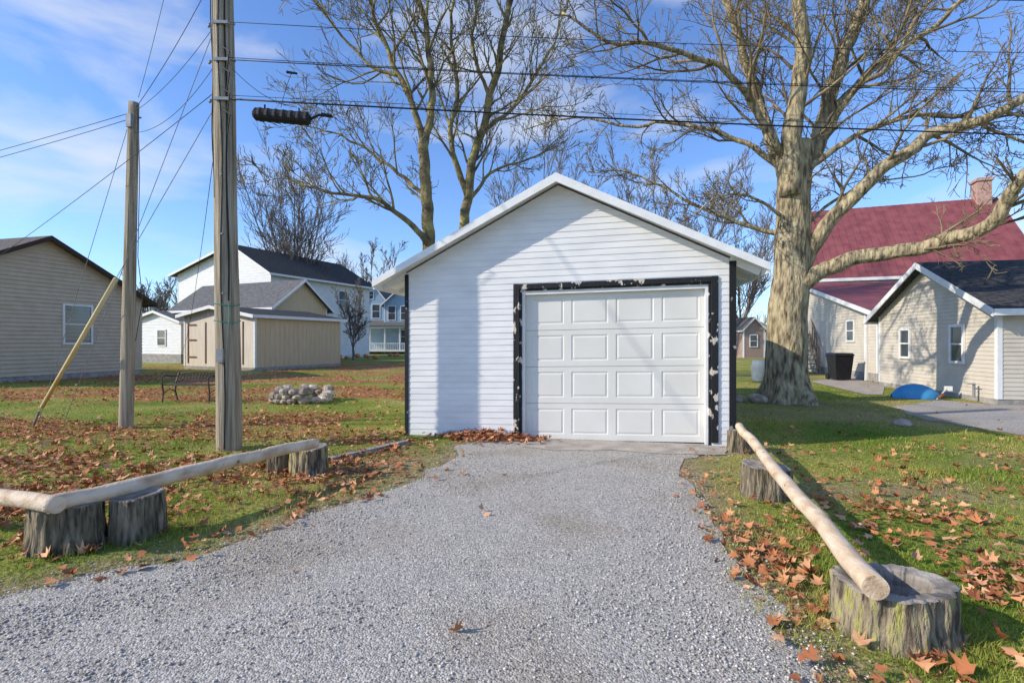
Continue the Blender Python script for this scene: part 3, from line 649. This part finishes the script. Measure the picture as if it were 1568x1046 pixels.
def simple_tree(name,x,y,H,seed,spread=.35,m=M_bark3,cfg=None,stems=6,r=.3,rmin=.02,nk=10):
    random.seed(seed); base=Vector((x,y,0)); fork=H*random.uniform(.14,.22); limbs=[([base-Vector((0,0,.2)),base+Vector((0,0,fork*.6)),base+Vector((0,0,fork))],r,r*.8,0,1,.9)]
    for i in range(stems):
        a=2*math.pi*i/stems+random.uniform(-.4,.4); s=spread*H*random.uniform(.4,1)
        top=base+Vector((math.cos(a)*s,math.sin(a)*s,H*random.uniform(.75,1)))
        mid=base+Vector((math.cos(a)*s*.45,math.sin(a)*s*.45,H*.45))
        limbs.append(([base+Vector((0,0,fork*.9)),mid,top],r*.45,rmin*1.5,nk,H*.26,.12))
    c=cfg or dict(ang=(18,48),up=.2,wob=.13,trop=.06,rmin=rmin,max=3,n=[0,7,5],lr=.6,rk=[r*.22,r*.11,r*.07])
    tree(name,limbs,c,m,(x,y,0),6)
simple_tree('bare_tree',-19.5,46,18.5,3,.26,stems=9,rmin=.017)
simple_tree('bare_tree.001',2.5,50,20,4,.4,stems=7)
simple_tree('bare_tree.002',14,46,18,5,.42,stems=7)
simple_tree('bare_tree.003',26,58,17,6,.4,stems=6)
simple_tree('small_bare_tree',-12.4,40,5.6,8,.25,stems=5,r=.1,rmin=.012)
simple_tree('bare_tree.004',40,48,13,12,.4,stems=6)
simple_tree('bare_tree.005',-52,74,11,13,.35,stems=6,rmin=.025)
simple_tree('bare_tree.006',-25,90,18,14,.35,stems=6,rmin=.03)
random.seed(5)
mb=MB()
for k in range(110):
    x=random.uniform(-170,170); y=random.uniform(110,160); H=random.uniform(9,16)
    if abs(x)>1.15*y: continue
    p=Vector((x,y,0)); mb.tube([p,p+Vector((0,0,H*.3))],[.25,.2],4,caps=False)
    c=dict(ang=(20,50),up=.2,wob=.15,trop=.06,rmin=.05,max=2,n=[0,8],lr=.5,rk=[.1,.06])
    for q in range(7):
        a=random.uniform(0,6.28); d=Vector((math.cos(a)*.6,math.sin(a)*.6,1)).normalized(); grow(mb,p+Vector((0,0,H*random.uniform(.2,.35))),d,H*.7,.14,1,c)
obj('distant_trees',mb,M_bark3)

# ------------------------------------------------------------------ poles & wires
random.seed(21)
def poledisp(p,u,t):
    return 1+.05*noise.noise(Vector((u.x*2.2,u.y*2.2,p.z*.5)))-.06*max(0,noise.noise(Vector((u.x*7,u.y*7,p.z*.35)))-.15)
def pole(name,base,top,r0,r1):
    E=empty(name,(base[0],base[1],0)); mb=MB(); base=Vector(base);top=Vector(top); n=60
    pts=[base.lerp(top,i/n) for i in range(n+1)]; mb.tube(pts,[r0+(r1-r0)*i/n for i in range(n+1)],40,disp=poledisp); obj('pole_shaft',mb,M_pole,E,True); return E
PA=Vector((-3.89,7.05,-.2)); PT=W(341,0,7.05); PT=PA+(PT-PA)*1.35
E1=pole('utility_pole',PA,PT,.162,.12)
def onp(z): return PA+(PT-PA)*((z-PA.z)/(PT.z-PA.z))
mb=MB()
for z in (5.75,5.25,4.72):
    c=onp(z); mb.beam(c+Vector((-.05,-.155,0)),c+Vector((.15,-.145,0)),.03,.04); mb.tube([c+Vector((.13,-.14,0)),c+Vector((.22,-.10,.0))],[.02,.015],8)
    mb.tube([c+Vector((-.12,-.1,0)),c+Vector((-.17,-.05,0))],[.018,.018],8)
c=onp(1.25); mb.box(Fr((c.x-.05,c.y-.205,c.z),(1,0)),0,.09,0,.06,-.08,.1)
for z in (2.1,2.9,3.7): 
    c=onp(z); mb.tube([c+Vector((.03,-.13,0)),c+Vector((.03,-.170,0))],[.014,.014],8)
obj('hardware',mb,M_steel,E1)
mb=MB()
mb.tube([onp(z)+Vector((.02+.02*math.sin(z*2),-.162+.004*z,0)) for z in np.linspace(0,6.8,20)],[.009]*20,6)
mb.tube([onp(z)+Vector((.09+.01*math.sin(z*3),-.128+.003*z,0)) for z in np.linspace(2.0,6.8,16)],[.011]*16,6)
mb.tube([onp(z)+Vector((-.10+.012*math.sin(z*4),-.122+.003*z,0)) for z in np.linspace(3.4,6.8,16)],[.008]*16,6)
for k in range(4):
    z=4.6+.28*k; mb.tube([onp(z)+Vector((.05,-.155,0)),onp(z)+Vector((.2,-.22,-.12)),onp(z-.35)+Vector((.12,-.15,0))],[.008]*3,6)
obj('riser_cables',mb,M_wire,E1)
mb=MB()
for z in (1.72,1.95): mb.tube([onp(z)+Vector((math.cos(a)*.160,math.sin(a)*.160,.02*math.sin(a*2))) for a in np.linspace(0,6.28,25)],[.007]*25,5)
mb.tube([onp(1.95)+Vector((.10,-.14,0)),onp(1.8)+Vector((.12,-.17,0)),onp(1.6)+Vector((.09,-.15,0))],[.006]*3,5)
obj('green_cord',mb,mat('green_cord',(.08,.28,.20),(.1,.34,.25),bump=0),E1)
PB=Vector((-6.49,8.6,-.2)); PBT=W(205,158,8.6)
E2=pole('utility_pole.001',PB,PBT,.108,.075)
mb=MB(); c=PBT+Vector((0,0,-.35)); mb.box(Fr((c.x-.04,c.y-.13,c.z),(1,0)),0,.08,0,.06,-.1,.12); mb.tube([PBT+Vector((-.12,0,-.25)),PBT+Vector((.12,0,-.25))],[.015,.015],8); obj('hardware',mb,M_steel,E2)
mb=MB(); mb.tube([PBT+Vector((.09,-.03,-.1)),PBT+Vector((.17,-.1,-1.2)),PBT+Vector((.14,-.1,-2.6)),PBT+Vector((.22,-.1,-3.3)),PBT+Vector((.1,-.1,-4.0))],[.006]*5,6); obj('hanging_cable',mb,M_wire,E2)
PC=Vector((27,10.2,-.2)); E3=pole('utility_pole.002',PC,PC+Vector((0,0,9.2)),.155,.125)
Ew=empty('overhead_wires',(0,7,5))
def wire(a,b_,sag,r,name='wire',n=24,m=M_wire):
    a=Vector(a);b_=Vector(b_);mb=MB()
    mb.tube([a.lerp(b_,i/n)-Vector((0,0,sag*4*(i/n)*(1-i/n))) for i in range(n+1)],[r]*(n+1),5); obj(name,mb,m,Ew,True)
cA=onp(4.72)+Vector((.12,-.14,0)); cB=Vector((27,10,5.25))
wire(cA,cB,.22,.012,'telecom_cable'); wire(cA+Vector((0,0,.05)),cB+Vector((0,0,.1)),.2,.004)
wire(onp(5.25)+Vector((.12,-.14,0)),(27,10,6.35),.3,.007)
wire(onp(5.27)+Vector((.12,-.10,.03)),(27,10.2,6.9),.45,.005)
wire(onp(5.76)+Vector((.12,-.14,0)),(27,10,7.4),.4,.005)
wire(onp(6.6)+Vector((.12,-.14,0)),(27,10,8.2),.4,.007)
wire(onp(5.76)+Vector((-.14,0,0)),PBT+Vector((0,0,-.15)),.12,.004)
wire(onp(5.22)+Vector((-.14,0,0)),PBT+Vector((0,0,-.5)),.22,.004)
wire(PBT+Vector((0,0,-.15)),(-26,9.5,2.0),.5,.005); wire(PBT+Vector((0,0,-.25)),(-22,9.0,2.2),.4,.005)
wire(onp(6.7),PBT+Vector((.02,0,-.1)),.1,.005)
wire(onp(4.9)+Vector((-.1,0,0)),W(-200,520,15),.2,.005)
wire(onp(4.4)+Vector((-.1,0,0)),(-14.5,22.5,1.0),.6,.005)
wire(onp(6.9),(-9,3,5.2),.25,.010)
wire(W(260,-40,8),W(212,150,8.6),.05,.004)
Es=empty('cable_splice_closure',W(430,180,6.95)); mb=MB()
a=W(388,175,6.98); b_=W(475,183,7.03)
n=22; pts=[a.lerp(b_,i/n) for i in range(n+1)]
rads=[.05]+[.086+(.008 if i%3==0 else 0) for i in range(1,n)]+[.05]
mb.tube(pts,rads,14); obj('closure_body',mb,M_wire,Es)
mb=MB()
for t in (.2,.8):
    q=a.lerp(b_,t); mb.tube([q,q+Vector((0,0,.14))],[.012,.012],6)
mb.tube([b_,b_+Vector((.12,0,.06)),b_+Vector((.3,.02,.04))],[.02,.018,.016],6)
for q in (W(447,112,6.95),W(500,176,7.03)): mb.tube([q+Vector((-.07,0,.01)),q+Vector((.07,0,-.01))],[.02,.015],8)
obj('closure_straps',mb,M_wire,Es)
wire(W(430,165,6.98),W(447,112,6.95),-.04,.004,n=6)
wire(onp(5.2)+Vector((.13,-.14,0)),W(455,165,6.98),.12,.004,n=10)
Eg=empty('guy_wire_with_guard',(-8.4,8.9,0)); g0=Vector((-8.35,8.9,0.0)); g1=onp(4.66)+Vector((-.14,0,0))
mb=MB(); mb.tube([g0,g1],[.005,.005],5); mb.tube([g0+Vector((.1,0,0)),PBT+Vector((-.1,0,-.4))],[.005,.005],5); mb.tube([g0+Vector((.3,.3,0)),onp(5.7)+Vector((-.14,0,0))],[.005,.005],5); obj('guy_strand',mb,M_steel,Eg)
mb=MB(); mb.tube([g0.lerp(g1,.07),g0.lerp(g1,.52)],[.032,.032],12); obj('yellow_guard',mb,M_yel,Eg,True)
mb=MB(); mb.tube([g0+Vector((-.05,.05,-.1)),g0+(g1-g0)*.05],[.02,.02],8); obj('anchor_rod',mb,M_steel,Eg)

# ------------------------------------------------------------------ stumps & logs
random.seed(9)
def stump(name,x,y,r,h,m,hollow=False,flare=.12,tilt=0):
    E=empty(name,(x,y,0)); mb=MB(); n=110; rows=18; ph=[random.uniform(0,6.28) for _ in range(6)]
    def rad(a,t): 
        v=1+.06*math.sin(2*a+ph[0])+.05*math.sin(3*a+ph[1])+.02*math.sin(7*a+ph[2])
        v+=.09*noise.noise(Vector((math.cos(a)*6+ph[3],math.sin(a)*6,t*1.3)))+.07*noise.noise(Vector((math.cos(a)*15+ph[4],math.sin(a)*15,t*2.2)))
        return r*v*(1+flare*(1-t)**2)
    vs=[]
    for i in range(rows+1):
        t=i/rows
        for j in range(n):
            a=6.2832*j/n; R_=rad(a,t); vs.append((x+math.cos(a)*R_,y+math.sin(a)*R_,-.03+(h+.03)*t+(.012*math.sin(a+ph[0])+tilt*math.cos(a))*t))
    fs=[(i*n+j,i*n+(j+1)%n,(i+1)*n+(j+1)%n,(i+1)*n+j) for i in range(rows) for j in range(n)]
    mb.add(vs,fs); obj('bark',mb,m,E,True)
    mb=MB(); vs=[]; prof=[(1,0),(.93,.008),(.7,0),(.45,-.004),(.2,0)] if not hollow else [(1,0),(.93,.006),(.62,-.004),(.52,-.07),(.3,-.13),(.1,-.14)]
    for s_,dz_ in prof:
        for j in range(n):
            a=6.2832*j/n; R_=rad(a,1)*s_*(1+(.12*noise.noise(Vector((math.cos(a)*3,math.sin(a)*3,s_*5))) if s_<.9 else 0)); z=h+dz_+(.012*math.sin(a+ph[0])+tilt*math.cos(a))*s_+(random.uniform(-.002,.002) if s_<1 else 0)
            vs.append((x+math.cos(a)*R_+(.04*(1-s_) if hollow else 0),y+math.sin(a)*R_,z))
    fs=[(i*n+j,i*n+(j+1)%n,(i+1)*n+(j+1)%n,(i+1)*n+j) for i in range(len(prof)-1) for j in range(n)]
    fs.append(tuple((len(prof)-1)*n+j for j in range(n))); mb.add(vs,fs); obj('cut_top',mb,M_stumpt,E)
stump('tree_stump',-3.17,3.66,.215,.30,M_stumpb); stump('tree_stump.001',-2.80,3.82,.155,.31,M_stumpb)
stump('tree_stump.002',-2.60,5.72,.12,.27,M_stumpb); stump('tree_stump.003',-2.24,5.66,.18,.28,M_stumpm)
stump('tree_stump.004',1.93,2.60,.245,.235,M_stumpm,hollow=True); stump('tree_stump.005',2.42,4.9,.215,.27,M_stumpb); stump('tree_stump.006',3.02,6.8,.13,.27,M_stumpb)
stump('tree_stump.007',-6.1,4.3,.2,.28,M_stumpb)
def log(name,a,b_,r0,r1):
    a=Vector(a);b_=Vector(b_);E=empty(name,a); mb=MB(); n=60
    pts=[a.lerp(b_,i/n)+Vector([noise.noise(Vector((i*.12+q*7,a.x,b_.y))) for q in range(3)])*.016 for i in range(n+1)]
    mb.tube(pts,[(r0+(r1-r0)*i/n)*(1+.05*noise.noise(Vector((i*.35,a.x,0)))) for i in range(n+1)],26,disp=lambda p,u,t:1+.05*noise.noise(Vector((p.x*2+u.x,p.y*2+u.y,u.z*1.5))))
    o=obj('peeled_log',mb,M_log,E,True)
    for p in o.data.polygons:
        if len(p.vertices)>4: p.use_smooth=False
    mb=MB()
    for i in range(6):
        t=random.uniform(.1,.9); q=a.lerp(b_,t); ax=rv().cross(b_-a).normalized(); ax.z=abs(ax.z)
        mb.tube([q+ax*(r0*.8),q+ax*(r0*1.02)],[.02,.010],10)
    obj('knots',mb,M_knot,E)
log('log_rail',W(72,774,3.42),W(482,677,5.5),.060,.054)
log('log_rail.001',(-3.02,3.40,.37),(-6.3,4.35,.36),.055,.06)
log('log_rail.002',(1.70,2.39,.30),(3.04,6.85,.31),.056,.052)
mb=MB(); a_=Vector((*G(505,706),.01)); b_=Vector((*G(622,679),.01)); mb.beam(a_,b_,.09,.07); obj('concrete_edging',mb,M_block)
def rock(mb,c,s):
    vs=[];n=8
    fl=random.uniform(.5,.8)
    for i in range(1,5):
        th=math.pi*i/5
        for j in range(n):
            a=6.283*j/n; k=random.uniform(.8,1.15); vs.append((c[0]+s*k*math.sin(th)*math.cos(a),c[1]+s*k*math.sin(th)*math.sin(a),c[2]+s*fl*math.cos(th)*random.uniform(.85,1.1)))
    o=len(vs); vs+= [(c[0],c[1],c[2]+s*fl),(c[0],c[1],c[2]-s*fl)]
    fs=[(i*n+j,i*n+(j+1)%n,(i+1)*n+(j+1)%n,(i+1)*n+j) for i in range(3) for j in range(n)]+[(o,(j+1)%n,j) for j in range(n)]+[(o+1,3*n+j,3*n+(j+1)%n) for j in range(n)]
    mb.add(vs,fs)
E=empty('stone_fire_pit',(-5.1,12.4,0)); mb=MB()
for lay in range(3):
    for k in range(17):
        a=6.283*(k+.5*lay)/17+random.uniform(-.08,.08)
        if random.random()<.18*lay: continue
        rock(mb,(-5.1+.62*math.cos(a),12.45+.62*math.sin(a),.06+.11*lay),random.uniform(.10,.16))
obj('stones',mb,M_stone,E)
E=empty('field_rock',(6.8,8.85,0)); mb=MB(); rock(mb,(6.75,8.85,.04),.15); obj('rock',mb,M_stone,E,True)
E=empty('field_rock.001',(5.9,12.2,0)); mb=MB(); rock(mb,(5.75,12.0,.1),.25); rock(mb,(5.4,12.2,.07),.16); obj('rocks',mb,M_stone,E,True)
E=empty('metal_garden_bench',(-7.75,12.3,0)); F=Fr((-8.35,12.2,0),(1,-.12)); mb=MB()
for s in (0,1.2):
    mb.tube([F.p(s,.02,0),F.p(s,.05,.25),F.p(s,.02,.42)],[.02]*3,6); mb.tube([F.p(s,.5,0),F.p(s,.42,.25),F.p(s,.45,.45),F.p(s,.55,.68)],[.02]*4,6)
    mb.tube([F.p(s,.02,.40),F.p(s,.0,.58),F.p(s,.12,.64),F.p(s,.3,.6),F.p(s,.48,.6)],[.018]*5,6)
    mb.tube([F.p(s,.02,.2),F.p(s,.25,.3),F.p(s,.45,.2)],[.013]*3,6)
for k in range(6): mb.box(F,0,1.2,.04+k*.075,.085+k*.075,.40,.42)
mb.tube([F.p(1.2*t,.55,.64+.06*math.sin(math.pi*t)) for t in np.linspace(0,1,12)],[.018]*12,6)
mb.tube([F.p(0,.47,.5),F.p(1.2,.47,.5)],[.015]*2,6)
for k in range(1,14):
    t=k/14; mb.tube([F.p(1.2*t,.47,.5),F.p(1.2*t,.55,.64+.06*math.sin(math.pi*t))],[.009]*2,5)
obj('bench_frame',mb,M_iron,E)
E=empty('pumpkin_group',(-14,48,0)); mb=MB()
for k in range(16):
    x=random.uniform(-16.5,-10.5); y=random.uniform(42,50); rr=random.uniform(.14,.26)
    vs=[];n=16
    for i in range(1,8):
        th=math.pi*i/8
        for j in range(n):
            a=6.283*j/n; q=rr*(1+.06*math.cos(8*a)); vs.append((x+q*math.sin(th)*math.cos(a),y+q*math.sin(th)*math.sin(a),rr*.75+rr*.75*math.cos(th)))
    mb.add(vs,[(i*n+j,i*n+(j+1)%n,(i+1)*n+(j+1)%n,(i+1)*n+j) for i in range(6) for j in range(n)])
obj('pumpkins',mb,M_or,E,True)

# ------------------------------------------------------------------ light, sky, camera
el=math.radians(29); az=Vector((.966,.26))
d=Vector((az.x*math.cos(el),az.y*math.cos(el),-math.sin(el)))
sl_=bpy.data.lights.new('sun','SUN'); sl_.energy=4.7; sl_.angle=math.radians(.6); sl_.color=(1,.90,.75)
so=bpy.data.objects.new('sun',sl_); so.rotation_euler=d.to_track_quat('-Z','Y').to_euler(); so.location=(-20,-8,15); SC.collection.objects.link(so)
wd=bpy.data.worlds.new('World'); SC.world=wd; wd.use_nodes=True
nt=wd.node_tree;N=nt.nodes;L=nt.links; bg=N['Background']; bg.inputs['Strength'].default_value=.15
sk=N.new('ShaderNodeTexSky'); sk.sky_type='NISHITA'; sk.sun_disc=False; sk.sun_elevation=el; sk.sun_rotation=math.atan2(-az.x,-az.y); sk.air_density=1.0; sk.dust_density=.3; sk.ozone_density=3
mu=N.new('ShaderNodeMix'); mu.data_type='RGBA'; mu.blend_type='MULTIPLY'; mu.inputs[0].default_value=1; L.new(sk.outputs['Color'],mu.inputs[6]); mu.inputs[7].default_value=(1.05,1.25,1.62,1)
tc=N.new('ShaderNodeTexCoord'); mp=N.new('ShaderNodeMapping'); mp.inputs['Scale'].default_value=(1.1,1.1,3.4); mp.inputs['Rotation'].default_value=(0,.15,0.4); mp.inputs['Location'].default_value=(1.3,.4,.2); L.new(tc.outputs['Generated'],mp.inputs['Vector'])
nz=N.new('ShaderNodeTexNoise'); nz.inputs['Scale'].default_value=2.6; nz.inputs['Detail'].default_value=9; nz.inputs['Roughness'].default_value=.5; nz.inputs['Distortion'].default_value=.3; L.new(mp.outputs['Vector'],nz.inputs['Vector'])
r=N.new('ShaderNodeValToRGB'); r.color_ramp.elements[0].position=.50; r.color_ramp.elements[0].color=(0,0,0,1); r.color_ramp.elements[1].position=.76; r.color_ramp.elements[1].color=(.85,.85,.85,1); L.new(nz.outputs['Fac'],r.inputs['Fac'])
mx=N.new('ShaderNodeMix'); mx.data_type='RGBA'; L.new(r.outputs['Color'],mx.inputs[0]); L.new(mu.outputs[2],mx.inputs[6]); mx.inputs[7].default_value=(5.8,6.0,6.2,1); L.new(mx.outputs[2],bg.inputs['Color'])
cam=bpy.data.cameras.new('camera'); cam.lens=18; cam.sensor_width=36; cam.clip_end=2000; cam.clip_start=.05
co=bpy.data.objects.new('camera',cam); co.location=(0,0,1.45); co.rotation_euler=(math.radians(90),0,0); SC.collection.objects.link(co); SC.camera=co
SC.view_settings.view_transform='Standard'; SC.view_settings.look='None'; SC.view_settings.exposure=0
